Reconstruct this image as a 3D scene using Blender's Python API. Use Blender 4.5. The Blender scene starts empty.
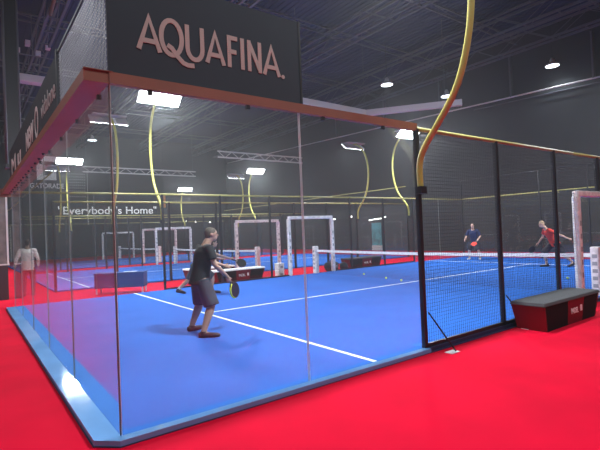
import bpy, bmesh, math, random
from mathutils import Vector, Matrix
random.seed(7)
sc = bpy.context.scene
COL = sc.collection
PI = math.pi

# ------------------------------------------------------------------ materials
def mat(name, color, rough=0.6, metal=0.0, spec=0.5, noise=None, bump=None, emit=None, coat=0.0):
    m = bpy.data.materials.new(name); m.use_nodes = True
    nt = m.node_tree; b = nt.nodes['Principled BSDF']
    b.inputs['Base Color'].default_value = (*color, 1)
    b.inputs['Roughness'].default_value = rough
    b.inputs['Metallic'].default_value = metal
    b.inputs['Specular IOR Level'].default_value = spec
    b.inputs['Coat Weight'].default_value = coat
    tc = nt.nodes.new('ShaderNodeTexCoord')
    if noise:
        sc_, amt = noise
        n = nt.nodes.new('ShaderNodeTexNoise'); n.inputs['Scale'].default_value = sc_
        n.inputs['Detail'].default_value = 4
        r = nt.nodes.new('ShaderNodeValToRGB')
        r.color_ramp.elements[0].position = 0.3; r.color_ramp.elements[1].position = 0.7
        r.color_ramp.elements[0].color = (*[max(0, c*(1-amt)) for c in color], 1)
        r.color_ramp.elements[1].color = (*[min(1, c*(1+amt)) for c in color], 1)
        nt.links.new(tc.outputs['Object'], n.inputs['Vector'])
        nt.links.new(n.outputs['Fac'], r.inputs['Fac'])
        nt.links.new(r.outputs['Color'], b.inputs['Base Color'])
    if bump:
        n2 = nt.nodes.new('ShaderNodeTexNoise'); n2.inputs['Scale'].default_value = bump[0]
        bp = nt.nodes.new('ShaderNodeBump'); bp.inputs['Strength'].default_value = bump[1]
        bp.inputs['Distance'].default_value = 0.01
        nt.links.new(tc.outputs['Object'], n2.inputs['Vector'])
        nt.links.new(n2.outputs['Fac'], bp.inputs['Height'])
        nt.links.new(bp.outputs['Normal'], b.inputs['Normal'])
    if emit:
        b.inputs['Emission Color'].default_value = (*emit[0], 1)
        b.inputs['Emission Strength'].default_value = emit[1]
    return m

def glass_mat():
    m = bpy.data.materials.new('tempered_glass'); m.use_nodes = True
    nt = m.node_tree; nt.nodes.clear()
    out = nt.nodes.new('ShaderNodeOutputMaterial')
    t = nt.nodes.new('ShaderNodeBsdfTransparent'); t.inputs['Color'].default_value = (0.975, 0.985, 0.985, 1)
    g = nt.nodes.new('ShaderNodeBsdfGlossy'); g.inputs['Roughness'].default_value = 0.015
    g.inputs['Color'].default_value = (0.95, 0.95, 0.95, 1)
    d = nt.nodes.new('ShaderNodeBsdfDiffuse'); d.inputs['Color'].default_value = (0.62, 0.66, 0.68, 1)
    ge = nt.nodes.new('ShaderNodeNewGeometry'); dp = nt.nodes.new('ShaderNodeVectorMath'); dp.operation = 'DOT_PRODUCT'
    nt.links.new(ge.outputs['Normal'], dp.inputs[0]); nt.links.new(ge.outputs['Incoming'], dp.inputs[1])
    def mth(op, x, y=None):
        n = nt.nodes.new('ShaderNodeMath'); n.operation = op
        for i, v in enumerate((x, y)):
            if v is None: continue
            if isinstance(v, (int, float)): n.inputs[i].default_value = v
            else: nt.links.new(v, n.inputs[i])
        return n.outputs[0]
    c = mth('ABSOLUTE', dp.outputs['Value']); c1 = mth('SUBTRACT', 1.0, c)
    fres = mth('ADD', mth('MULTIPLY', mth('POWER', c1, 5.0), 0.52), 0.035)   # per-surface reflectance
    dust = nt.nodes.new('ShaderNodeMixShader'); dust.inputs['Fac'].default_value = GLASS_DUST
    mx = nt.nodes.new('ShaderNodeMixShader')
    nt.links.new(fres, mx.inputs['Fac'])
    nt.links.new(t.outputs[0], dust.inputs[1]); nt.links.new(d.outputs[0], dust.inputs[2])
    nt.links.new(dust.outputs[0], mx.inputs[1]); nt.links.new(g.outputs[0], mx.inputs[2])
    nt.links.new(mx.outputs[0], out.inputs['Surface'])
    return m
GLASS_DUST = 0.012
HAZE = 0.0021
M = dict(
    carpet=mat('red_carpet', (0.60, 0.0, 0.024), 0.95, spec=0.1, noise=(1.3, 0.10), bump=(300, 0.25)),
    turf=mat('blue_turf', (0.016, 0.122, 0.49), 0.85, spec=0.15, noise=(0.9, 0.07), bump=(400, 0.25)),
    line=mat('white_line', (0.82, 0.85, 0.9), 0.8),
    steel=mat('blue_grey_metal', (0.17, 0.38, 0.74), 0.07, metal=0.0, spec=0.8, noise=(2.0, 0.08)),
    edge=mat('dark_edge', (0.02, 0.03, 0.09), 0.5),
    glass=glass_mat(),
    seal_lit=mat('lit_glass_edge', (0.78, 0.84, 0.82), 0.7, spec=0.2),  # pale copy of the glass edge; the light it catches is in the colour
    seal=mat('glass_edge', (0.20, 0.22, 0.22), 0.3, spec=0.4),
    black=mat('black_metal', (0.012, 0.012, 0.017), 0.45),
    wire=mat('dark_wire', (0.02, 0.022, 0.03), 0.5, metal=0.3),
    silver_wire=mat('silver_wire', (0.22, 0.23, 0.25), 0.5, metal=0.3),
    red=mat('red_paint', (0.27, 0.10, 0.06), 0.55, noise=(1.5, 0.1)),
    banner=mat('charcoal_banner', (0.018, 0.030, 0.046), 0.75, noise=(1.2, 0.08)),
    banner_text=mat('beige_print', (0.50, 0.41, 0.38), 0.7),
    white_print=mat('white_print', (0.8, 0.8, 0.8), 0.6),
    grey_print=mat('grey_print', (0.55, 0.55, 0.56), 0.6),
    yellow=mat('yellow_paint', (0.50, 0.47, 0.10), 0.45),
    rail=mat('olive_yellow_rail', (0.34, 0.31, 0.10), 0.5),
    pad=mat('white_padding', (0.74, 0.70, 0.70), 0.6, noise=(9.0, 0.18)),
    pad_dark=mat('grey_print_band', (0.30, 0.30, 0.33), 0.6),
    tape=mat('white_net_tape', (0.8, 0.79, 0.8), 0.7, noise=(14.0, 0.12)),
    net=mat('black_netting', (0.012, 0.014, 0.03), 0.8),
    wall=mat('charcoal_wall', (0.036, 0.040, 0.045), 0.9, noise=(0.25, 0.12)),
    wall2=mat('dark_curtain', (0.035, 0.035, 0.038), 0.95, noise=(0.5, 0.2)),
    ceil=mat('navy_roof_deck', (0.016, 0.024, 0.080), 0.9, noise=(0.3, 0.15)),
    truss=mat('roof_steel', (0.095, 0.105, 0.125), 0.6),
    duct=mat('pale_duct', (0.62, 0.60, 0.58), 0.6),
    benchred=mat('red_vinyl', (0.17, 0.002, 0.016), 0.6, spec=.15),
    benchblack=mat('black_vinyl', (0.004, 0.003, 0.005), 0.8, spec=.15),
    cushion=mat('charcoal_cushion', (0.045, 0.047, 0.052), 0.8, bump=(150, 0.2)),
    navy=mat('navy_cloth', (0.022, 0.045, 0.19), 0.8),
    white=mat('white_plastic', (0.8, 0.8, 0.8), 0.5),
    skin=mat('skin', (0.34, 0.21, 0.155), 0.55, noise=(6, 0.08)),
    skin_pale=mat('skin_pale', (0.62, 0.38, 0.28), 0.55),
    hair=mat('dark_hair', (0.035, 0.026, 0.022), 0.8, noise=(40, 0.4)),
    hair_short=mat('cropped_hair', (0.10, 0.085, 0.07), 0.85, noise=(60, 0.3)),
    hair_fair=mat('fair_hair', (0.38, 0.27, 0.17), 0.8, noise=(30, 0.3)),
    shirt_black=mat('black_shirt', (0.012, 0.014, 0.018), 0.85, noise=(5, 0.15)),
    shorts=mat('dark_grey_shorts', (0.035, 0.043, 0.062), 0.8, noise=(4, 0.2)),
    shirt_navy=mat('navy_shirt', (0.02, 0.03, 0.09), 0.85),
    shirt_red=mat('red_shirt', (0.70, 0.045, 0.03), 0.8),
    shirt_white=mat('white_shirt', (0.72, 0.70, 0.66), 0.8),
    trousers=mat('dark_trousers', (0.02, 0.018, 0.03), 0.8),
    shoe=mat('dark_shoe', (0.014, 0.008, 0.014), 0.6),
    shoe_w=mat('white_shoe', (0.7, 0.7, 0.72), 0.6),
    racket=mat('black_racket', (0.015, 0.016, 0.018), 0.35),
    neon=mat('yellow_racket_trim', (0.70, 0.75, 0.05), 0.4),
    ball=mat('tennis_ball_felt', (0.72, 0.80, 0.22), 0.9),
    teal=mat('teal_poster', (0.10, 0.38, 0.42), 0.6, noise=(2.0, 0.5)),
    bag=mat('bag_fabric', (0.025, 0.027, 0.03), 0.8, noise=(6, 0.5)),
    brightened=mat('brightened_lettering', (0.8, 0.8, 0.8), 0.5, emit=((0.95, 0.97, 1.0), 0.8)),  # glow added to the slogan letters so they read bright
    brightened_grey=mat('brightened_emblem', (0.6, 0.6, 0.6), 0.5, emit=((0.9, 0.95, 1.0), 0.14)),  # faint glow added so the emblem and brand name stand out
    led=mat('led_glow', (1, 1, 1), 0.5, emit=((0.93, 0.97, 1.0), 30.0)),
    bulb=mat('warm_white_glow', (1, 1, 1), 0.5, emit=((1.0, 0.97, 0.9), 6.0)),
    bay=mat('bay_lamp_glow', (1, 1, 1), 0.5, emit=((0.85, 0.95, 1.0), 4.0)),
    case=mat('lamp_housing', (0.45, 0.46, 0.48), 0.5),
    booth=mat('booth_panel', (0.16, 0.14, 0.13), 0.7, noise=(3, 0.4)),
    booth_dark=mat('booth_base', (0.035, 0.014, 0.022), 0.6),
    orange=mat('orange_cloth', (0.75, 0.32, 0.08), 0.7),
)

# ------------------------------------------------------------------ helpers
class MB:
    def __init__(s): s.v = []; s.f = []
    def add(s, vs, fs):
        n = len(s.v); s.v += [tuple(v) for v in vs]; s.f += [tuple(i+n for i in f) for f in fs]
    def box(s, x0, y0, z0, x1, y1, z1):
        x0, x1 = min(x0, x1), max(x0, x1); y0, y1 = min(y0, y1), max(y0, y1); z0, z1 = min(z0, z1), max(z0, z1)
        s.add([(x0,y0,z0),(x1,y0,z0),(x1,y1,z0),(x0,y1,z0),(x0,y0,z1),(x1,y0,z1),(x1,y1,z1),(x0,y1,z1)],
              [(0,3,2,1),(4,5,6,7),(0,1,5,4),(1,2,6,5),(2,3,7,6),(3,0,4,7)]); return s
    def hexa(s, bot, top):
        s.add(list(bot)+list(top), [(0,3,2,1),(4,5,6,7),(0,1,5,4),(1,2,6,5),(2,3,7,6),(3,0,4,7)]); return s
    def prism(s, poly, z0, z1):
        n = len(poly)
        s.add([(x,y,z0) for x,y in poly]+[(x,y,z1) for x,y in poly],
              [tuple(range(n-1,-1,-1)), tuple(range(n,2*n))]+[(i,(i+1)%n,n+(i+1)%n,n+i) for i in range(n)]); return s
    def tube(s, pts, rad, n=8, lat=None, close=False):
        """loft of circles / ellipses; rad: float or list of float or (r_lateral, r_other)"""
        pts = [Vector(p) for p in pts]; k = len(pts)
        if not isinstance(rad, (list, tuple)): rad = [rad]*k
        rings = []; prev = None
        for i, p in enumerate(pts):
            if close: d = pts[(i+1)%k]-pts[i-1]
            else: d = pts[min(i+1,k-1)]-pts[max(i-1,0)]
            d.normalize()
            if lat is not None: a = Vector(lat)
            else:
                a = prev if prev is not None else (Vector((0,0,1)) if abs(d.z) < 0.9 else Vector((1,0,0)))
            a = a - d*a.dot(d)
            if a.length < 1e-6: a = d.orthogonal()
            a.normalize(); b = d.cross(a); prev = a
            r = rad[i]; ra, rb = (r if isinstance(r, (list, tuple)) else (r, r))
            rings.append([p+a*(ra*math.cos(2*PI*j/n))+b*(rb*math.sin(2*PI*j/n)) for j in range(n)])
        vs = [v for r in rings for v in r]; fs = []
        m = k if close else k-1
        for i in range(m):
            for j in range(n):
                a0 = i*n+j; a1 = i*n+(j+1)%n; b0 = ((i+1)%k)*n+j; b1 = ((i+1)%k)*n+(j+1)%n
                fs.append((a0, a1, b1, b0))
        if not close:
            fs.append(tuple(range(n-1,-1,-1))); fs.append(tuple((k-1)*n+j for j in range(n)))
        s.add(vs, fs); return s
    def ball(s, c, r, nu=12, nv=8, rot=None):
        c = Vector(c); r = r if isinstance(r, (list, tuple)) else (r, r, r)
        vs = [Vector((0,0,r[2]))]; fs = []
        for i in range(1, nv):
            t = PI*i/nv
            for j in range(nu):
                p = 2*PI*j/nu; vs.append(Vector((r[0]*math.sin(t)*math.cos(p), r[1]*math.sin(t)*math.sin(p), r[2]*math.cos(t))))
        vs.append(Vector((0,0,-r[2])))
        for j in range(nu): fs.append((0, 1+j, 1+(j+1)%nu))
        for i in range(nv-2):
            for j in range(nu):
                a = 1+i*nu+j; b = 1+i*nu+(j+1)%nu; fs.append((a, a+nu, b+nu, b))
        l = len(vs)-1
        for j in range(nu): fs.append((l, l-nu+(j+1)%nu, l-nu+j))
        if rot is not None: vs = [rot @ v for v in vs]
        s.add([v+c for v in vs], fs); return s
    def mesh(s, name):
        me = bpy.data.meshes.new(name); me.from_pydata(s.v, [], s.f); me.update()
        return me
    def build(s, name, m, parent=None, label=None, smooth=False, bevel=0, mods=None):
        me = s.mesh(name)
        o = bpy.data.objects.new(name, me); COL.objects.link(o)
        me.materials.append(M[m] if isinstance(m, str) else m)
        if smooth: me.shade_smooth()
        if bevel:
            b = o.modifiers.new('Bevel', 'BEVEL'); b.width = bevel; b.segments = 2; b.limit_method = 'ANGLE'
        if parent is not None: o.parent = parent
        if label: o['label'] = label
        return o

def remeshed(mb, name, m, parent, voxel=0.014, smooth=4, label=None):
    me = mb.mesh(name+'_src'); o = bpy.data.objects.new(name+'_src', me); COL.objects.link(o)
    r = o.modifiers.new('r', 'REMESH'); r.mode = 'VOXEL'; r.voxel_size = voxel; r.use_smooth_shade = True
    s = o.modifiers.new('s', 'SMOOTH'); s.iterations = smooth; s.factor = 0.5
    bpy.context.view_layer.update()
    dg = bpy.context.evaluated_depsgraph_get()
    new = bpy.data.meshes.new_from_object(o.evaluated_get(dg)); new.name = name
    bpy.data.objects.remove(o); bpy.data.meshes.remove(me)
    new.materials.clear(); new.materials.append(M[m]); new.shade_smooth()
    p = bpy.data.objects.new(name, new); COL.objects.link(p); p.parent = parent
    if label: p['label'] = label
    return p

def tag(o, label, cat, group=None):
    o['label'] = label; o['category'] = cat
    if group: o['group'] = group
    return o
def struct(o, label=None):
    o['kind'] = 'structure'
    if label: o['label'] = label
    return o
def thing(name, label, cat, loc=(0,0,0), rz=0, group=None):
    o = bpy.data.objects.new(name, None); COL.objects.link(o)
    o.location = loc; o.rotation_euler = (0, 0, rz); o.empty_display_size = 0.1
    return tag(o, label, cat, group)
def dup(root, loc, rz, label, group=None):
    r = root.copy(); COL.objects.link(r); r.location = loc; r.rotation_euler = (0, 0, rz)
    r['label'] = label
    if group: r['group'] = group
    for ch in list(root.children):
        c = ch.copy(); COL.objects.link(c); c.parent = r
        for g in list(ch.children):
            d = g.copy(); COL.objects.link(d); d.parent = c
    return r

def text_part(txt, name, m, parent, org, ex, ez, w, h, depth=0.006, bold=0.0, label=None):
    """text fitted to a w x h rectangle; org = lower-left corner, ex/ez = unit axes of the rectangle"""
    cu = bpy.data.curves.new(name, 'FONT'); cu.body = txt; cu.size = 1; cu.extrude = 0.02; cu.offset = bold
    t = bpy.data.objects.new(name+'_src', cu); COL.objects.link(t)
    bpy.context.view_layer.update()
    dg = bpy.context.evaluated_depsgraph_get()
    me = bpy.data.meshes.new_from_object(t.evaluated_get(dg))
    bpy.data.objects.remove(t); bpy.data.curves.remove(cu)
    xs = [v.co.x for v in me.vertices]; ys = [v.co.y for v in me.vertices]
    x0, x1, y0, y1 = min(xs), max(xs), min(ys), max(ys)
    ex = Vector(ex); ez = Vector(ez); n = ex.cross(ez); org = Vector(org)
    for v in me.vertices:
        c = v.co.copy()
        v.co = org + ex*((c.x-x0)/(x1-x0)*w) + ez*((c.y-y0)/(y1-y0)*h) + n*(depth if c.z > 0 else -0.001)
    me.materials.clear(); me.materials.append(M[m]); me.name = name
    o = bpy.data.objects.new(name, me); COL.objects.link(o)
    if parent is not None: o.parent = parent
    if label: o['label'] = label
    return o

def wires(org, eu, lu, z0, z1, sp, w, mb=None):
    """welded wire grid in a vertical plane"""
    mb = mb or MB(); ox, oy = org; ux, uy = eu; nx, ny = -uy, ux; h = w/2
    n = max(1, round(lu/sp))
    for i in range(1, n):
        s = lu*i/n; x = ox+ux*s; y = oy+uy*s
        mb.add([(x-ux*h, y-uy*h, z0), (x+nx*h, y+ny*h, z0), (x+ux*h, y+uy*h, z0), (x-nx*h, y-ny*h, z0),
                (x-ux*h, y-uy*h, z1), (x+nx*h, y+ny*h, z1), (x+ux*h, y+uy*h, z1), (x-nx*h, y-ny*h, z1)],
               [(0,1,5,4),(1,2,6,5),(2,3,7,6),(3,0,4,7)])
    k = max(1, round((z1-z0)/sp))
    for i in range(k+1):
        z = z0+(z1-z0)*i/k; a = (ox, oy); b = (ox+ux*lu, oy+uy*lu)
        mb.add([(a[0], a[1], z-h), (a[0]+nx*h, a[1]+ny*h, z), (a[0], a[1], z+h), (a[0]-nx*h, a[1]-ny*h, z),
                (b[0], b[1], z-h), (b[0]+nx*h, b[1]+ny*h, z), (b[0], b[1], z+h), (b[0]-nx*h, b[1]-ny*h, z)],
               [(0,1,5,4),(1,2,6,5),(2,3,7,6),(3,0,4,7)])
    return mb

# ------------------------------------------------------------------ camera
yaw, pitch, roll, f_px = 0.9330433935643149, 0.014590650482778807, -0.04109760678688617, 452.239
fwd = Vector((math.cos(pitch)*math.cos(yaw), math.cos(pitch)*math.sin(yaw), math.sin(pitch)))
rt = Vector((math.sin(yaw), -math.cos(yaw), 0)); up = rt.cross(fwd)
Rr = rt*math.cos(roll)+up*math.sin(roll); Ur = up*math.cos(roll)-rt*math.sin(roll)
cam_d = bpy.data.cameras.new('camera'); cam = bpy.data.objects.new('camera', cam_d); COL.objects.link(cam)
cam_d.sensor_width = 36; cam_d.lens = f_px/600*36; cam_d.clip_end = 300
mw = Matrix((( Rr.x, Ur.x, -fwd.x, -1.00959), (Rr.y, Ur.y, -fwd.y, -4.00534), (Rr.z, Ur.z, -fwd.z, 1.65334), (0,0,0,1)))
cam.matrix_world = mw
sc.camera = cam

# ------------------------------------------------------------------ setting
XW, YF, ZC = 25.0, 46.0, 12.5
struct(MB().box(-16, -12, -0.25, XW, YF, -0.05).build('floor', 'carpet'), 'red carpet floor of the hall')
struct(MB().box(XW, -12, -0.25, XW+0.2, YF, ZC).build('wall_right', 'wall'), 'charcoal hall wall behind the far end of the court')
struct(MB().box(-16, YF, -0.25, XW+0.2, YF+0.2, ZC).build('wall_back', 'wall'), 'dark hall wall behind the far courts')
struct(MB().box(-16.2, -12, -0.25, -16, YF, ZC).build('wall_left', 'wall'), 'dark hall wall left of the courts')
struct(MB().box(-16.2, -12.2, -0.25, XW+.2, -12, ZC).build('wall_front', 'wall'), 'dark hall wall behind the camera')
cm = MB().box(-16, -12, ZC, XW+0.2, YF+0.2, ZC+0.1)
for i in range(0, 137):
    x = -16+i*0.3
    cm.box(x, -12, ZC-0.05, x+0.12, YF, ZC)
struct(cm.build('ceiling', 'ceil'), 'dark navy ribbed roof deck')
# wall cornice: dark curtain along the lower far wall
struct(MB().box(-16, YF-0.15, -0.05, XW-0.1, YF-0.05, 4.0).build('trim_1', 'wall2'), 'dark curtain band along the foot of the back wall')
struct(MB().box(XW-0.12, -12, -0.05, XW-0.02, YF-0.2, 2.6).build('trim_2', 'wall2'), 'dark band along the foot of the right wall')

# roof trusses (along y) and joists (along x)
def truss_mesh(L, h=0.9, w=0.05, step=1.5, double=False):
    mb = MB(); offs = (-0.25, 0.25) if double else (0,)
    for o in offs:
        mb.box(o-w, 0, -w, o+w, L, w); mb.box(o-w, 0, h-w, o+w, L, h+w)
        n = int(L/step)
        for i in range(n):
            a, b = i*step, (i+1)*step; z0, z1 = (0, h) if i % 2 == 0 else (h, 0)
            mb.tube([(o, a, z0), (o, b, z1)], 0.02, n=4)
    if double:
        for i in range(int(L/step)+1): mb.box(-0.25, i*step-0.02, -0.03, 0.25, i*step+0.02, 0.03)
    return mb
first = None
for x, nm in ((2.2, 'roof truss nearest the left edge, over the glass end'), (8.4, 'roof truss over the middle of the court'),
          (14.6, 'wide roof truss right of the sponsor banner'), (20.6, 'roof truss over the far end of the court'), (23.4, 'roof truss hugging the right wall')):
    if first is None:
        first = t = thing('roof_truss', 'grey steel lattice '+nm, 'truss', (x, -11.5, 11.0), 0, 'long roof trusses')
        truss_mesh(57, double=True).build('lattice', 'truss', t)
    else: dup(first, (x, -11.5, 11.0), 0, 'grey steel lattice '+nm)
first = None
for i, y in enumerate((4.6, 9.2, 13.9, 20.1, 27, 34, 41)):
    if first is None:
        first = t = thing('roof_joist', 'thin grey roof joist crossing under the navy roof deck', 'joist', (XW-0.1, y, 11.95), PI/2, 'thin joists across the roof')
        truss_mesh(40.5, h=0.35, w=0.035, step=2.7).build('lattice', 'truss', t)
    else: dup(first, (XW-0.1, y, 11.95), PI/2, 'thin grey roof joist crossing under the navy roof deck')

# pipes on the right wall
t = thing('wall_pipe', 'long pale pipe with brackets running along the right wall', 'pipe', (XW-0.25, 0, 0))
MB().tube([(0, -11, 8.55), (0, 5, 8.8), (0, 14, 9.15), (0, 30, 9.75), (0, 45, 10.3)], 0.045).build('pipe', 'duct', t, smooth=True)
MB().tube([(0, -11, 8.3), (0, 5, 8.53), (0, 12, 8.8)], 0.035).build('lower_pipe', 'truss', t, smooth=True)
for y in (5.3, 9.6, 14.5, 19.5, 25):
    z = 8.8+(y-5)*0.0385
    MB().box(-0.04, y-0.04, z, 0.23, y+0.04, z+2.4).build('hanger', 'truss', t)
# pale duct (bends) above the courts
t = thing('air_duct', 'pale overhead duct with a bend, seen above the red beam', 'duct')
pts = [(10.6, 13.22), (16.6, 13.41), (19.12, 10.12), (19.6, 9.5)]
for a, b in zip(pts[:-1], pts[1:]):
    d = Vector((b[0]-a[0], b[1]-a[1], 0)).normalized()*0.14; n = Vector((-d.y, d.x, 0))
    MB().prism([(a[0]-n.x-d.x*.3, a[1]-n.y-d.y*.3), (b[0]-n.x+d.x*.3, b[1]-n.y+d.y*.3), (b[0]+n.x+d.x*.3, b[1]+n.y+d.y*.3), (a[0]+n.x-d.x*.3, a[1]+n.y-d.y*.3)], 7.78, 8.08).build('duct_run', 'duct', t)
for (x, y) in ((12, 13.27), (16.6, 13.41), (19.12, 10.12)):
    MB().tube([(x, y, 8.05), (x, y, 12.4)], 0.012, n=5).build('hanger_rod', 'truss', t)
# pale rails at the far side
def far_rail(x0, x1, y, z, label):
    t = thing('lighting_rail', label, 'rail')
    mb = MB()
    for dz in (0, 0.45): mb.box(x0, y-0.04, z+dz-0.05, x1, y+0.04, z+dz+0.05)
    n = int((x1-x0)/0.6)
    for i in range(n):
        z0, z1 = (0, .45) if i % 2 else (.45, 0)
        mb.tube([(x0+i*.6, y, z+z0), (x0+(i+1)*.6, y, z+z1)], 0.025, n=4)
    mb.build('rail_lattice', 'duct', t)
    for x in (x0+0.3, x1-0.3): MB().tube([(x, y, z+.45), (x, y, 12.4)], 0.02, n=5).build('hanger_rod', 'truss', t)
    return t
far_rail(7.2, 17.5, 38, 7.55, 'pale lattice lighting rail high over the slogan wall')
far_rail(14.5, 22.5, 27, 7.55, 'pale lattice lighting rail near the brightest distant floodlight')
# big column
t = thing('hanging_tower', 'thick dark tower hanging from the roof at the left edge', 'tower', (0.38, 14, 4.3))
MB().box(-.2, -.2, 0, .2, .2, 8.1).build('shaft', 'black', t)
for sx in (-.2, .2):
    for sy in (-.2, .2): MB().tube([(sx, sy, -.1), (sx, sy, 8.15)], .03, n=8).build('corner_tube', 'truss', t, smooth=True)
MB().box(-.26, -.26, -.12, .26, .26, 0).build('foot_plate', 'black', t)

# ceiling equipment and window stand-ins, upper left
t = thing('air_duct', 'pinkish white duct under the roof at the upper left', 'duct', (2.0, 24.5, 10.4))
MB().box(-.9, -.3, 0, 1.5, .3, .42).build('duct_run', 'duct', t, bevel=.04)
for x in (-.7, 1.3): MB().tube([(x, 0, .4), (x, 0, 2.1)], .02, n=5).build('hanger_rod', 'truss', t)
t = thing('roof_window_stand_in', 'white boxes standing in for bright windows under the roof at the upper left', 'window', (1.75, 20.4, 10.5))  # white boxes in place of small bright windows under the roof
for i in range(4):
    MB().box(-.7+i*.42, -.15, 0.42*(i % 2), -.7+i*.42+.2, .15, .22+0.42*(i % 2)).build('window_box', 'duct', t)
MB().box(-.9, -.03, -.05, 1.3, .03, 0).build('carrier_bar', 'truss', t)
MB().tube([(0, 0, 0), (0, 0, 2)], .02, n=5).build('hanger_rod', 'truss', t)
o = tag(MB().tube([(2.2, 13.6, 11.0), (1.9, 14.6, 10.8), (2.0, 16.5, 10.9)], .07).build('roof_pipe', mat('brown_pipe', (.22, .09, .05), .6), smooth=True), 'short brown pipe under the roof at the upper left', 'pipe')

# high bay pendants
def bay_light(loc, label, power=120, first=[None]):
    z = loc[2]
    t = thing('pendant_lamp', label, 'lamp', loc, 0, 'pendant bay lamps')
    MB().tube([(0,0,.16), (0,0,.3), (0,0,.42)], [.13, .12, .05], n=14).build('driver_housing', 'case', t, smooth=True)
    MB().tube([(0,0,0), (0,0,.06), (0,0,.17)], [.36, .35, .14], n=20).build('lamp_shade', 'case', t, smooth=True)
    MB().tube([(0,0,-.02), (0,0,.0)], [.33, .33], n=20).build('diffuser', 'bay', t)
    MB().tube([(0,0,.4), (0,0,12.4-z)], .012, n=5).build('cord', 'black', t)
    l = bpy.data.lights.new('bay_lamp', 'SPOT'); l.energy = power; l.spot_size = 2.5; l.spot_blend = 0.6; l.shadow_soft_size = .25
    l.color = (0.86, 0.94, 1.0)
    lo = bpy.data.objects.new('bay_light_source', l); COL.objects.link(lo); lo.parent = t; lo.location = (0, 0, -.06)
    return t
bay_light((24.1, 6.95, 9.85), 'white pendant lamp glowing beside the right wall', 260)
bay_light((18.6, 13.55, 9.85), 'white pendant lamp over the court, left of the tall yellow arc', 260)
bay_light((23.0, 12.7, 9.6), 'small pendant lamp just left of the tall yellow arc', 160)
bay_light((7.3, 34.5, 9.6), 'small distant pendant lamp over the far courts', 160)

# ------------------------------------------------------------------ courts
def court_floor(ox, oy, label, strip=True, xs=0):
    t = thing('court_floor', label, 'court floor', (ox, oy, 0))
    MB().box(xs, 0, -0.05, 20, 10, 0.0).build('turf', 'turf', t)
    z0, z1 = 0.0, 0.004
    for x in (3.05, 16.95): MB().box(x-.03, 0.02, z0, x+.03, 9.98, z1).build('service_line', 'line', t)
    MB().box(3.05+.03, 4.97, z0, 16.95-.03, 5.03, z1).build('centre_line', 'line', t)
    if strip:
        MB().prism([(-.2, .06), (-.03, -.1), (0, -.1), (0, 0), (0, 10), (-.2, 10)], -0.042, 0.003).build('base_plate', 'steel', t)
        MB().prism([(0, -.1), (4, -.1), (4, 0), (0, 0)], -0.042, 0.003).build('base_plate', 'steel', t)
        MB().prism([(-.21, .055), (-.035, -.11), (20, -.11), (20, 0), (0, 0), (0, 10), (-.21, 10)], -0.05, -0.043).build('base_edge', 'edge', t)  # dark strip put in for the shadow line along the plate's foot
        MB().box(4, -.06, -.043, 20, 0, 0.001).build('base_edge', 'edge', t)
    return t
court_floor(0, 0, 'blue padel court floor with white lines, nearest court')
C2 = (-0.6, 13.2); C3 = (-0.5, 26.1)
court_floor(*C2, 'blue padel court floor of the middle court', False, 1.96)
court_floor(*C3, 'blue padel court floor of the court furthest back', False, 1.96)

def glass_wall(name_label, ox, oy, eu, n, zoff=3.0, group=None, seal='seal', outward=None):
    """run of 2 m toughened glass panels"""
    t = thing('glass_wall', name_label, 'glass wall', (ox, oy, 0), 0, group)
    ux, uy = eu; nx, ny = -uy, ux
    for i in range(n):
        a = i*2+0.008; b = i*2+1.992; h = .006
        p = [(ux*a-nx*h, uy*a-ny*h), (ux*b-nx*h, uy*b-ny*h), (ux*b+nx*h, uy*b+ny*h), (ux*a+nx*h, uy*a+ny*h)]
        go = MB().prism(p, .004, zoff-.03).build('glass_panel', 'glass', t)
        rim = MB(); h2 = .0065
        for s in (a-.001, b-.002):
            rim.prism([(ux*s-nx*h2, uy*s-ny*h2), (ux*(s+.003)-nx*h2, uy*(s+.003)-ny*h2), (ux*(s+.003)+nx*h2, uy*(s+.003)+ny*h2), (ux*s+nx*h2, uy*s+ny*h2)], .004, zoff-.03)
        rim.build('pane_rim', seal, go)
    return t
def clamps(t, eu, n, z, inward, every=1.0):
    ux, uy = eu; nx, ny = inward
    for i in range(n):
        s = i*every+0.35
        c = (ux*s, uy*s)
        MB().box(c[0]-.018, c[1]-.018, z-.045, c[0]+.018, c[1]+.018, z).build('glass_clamp', 'black', t)

gw = glass_wall('near end glass wall of the nearest court, under the red beam at left', 0, 0, (0, 1), 5)
clamps(gw, (0, 1), 10, 2.97, (1, 0))
gw = glass_wall('two glass side panels of the nearest court below the large sponsor banner', 0, 0, (1, 0), 2, seal='seal_lit')
clamps(gw, (1, 0), 4, 2.97, (0, 1))
gw = glass_wall('far side glass panels of the nearest court, seen behind the player in black', 0, 10, (1, 0), 2)
gw = glass_wall('glass side panels at the far right end of the nearest court', 16, 10, (1, 0), 2)
gw = glass_wall('glass side panels beyond the right frame edge on the near side', 16, 0, (1, 0), 2)
gw = glass_wall('far end glass wall of the nearest court, in front of the right wall', 20, 0, (0, 1), 5)

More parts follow.
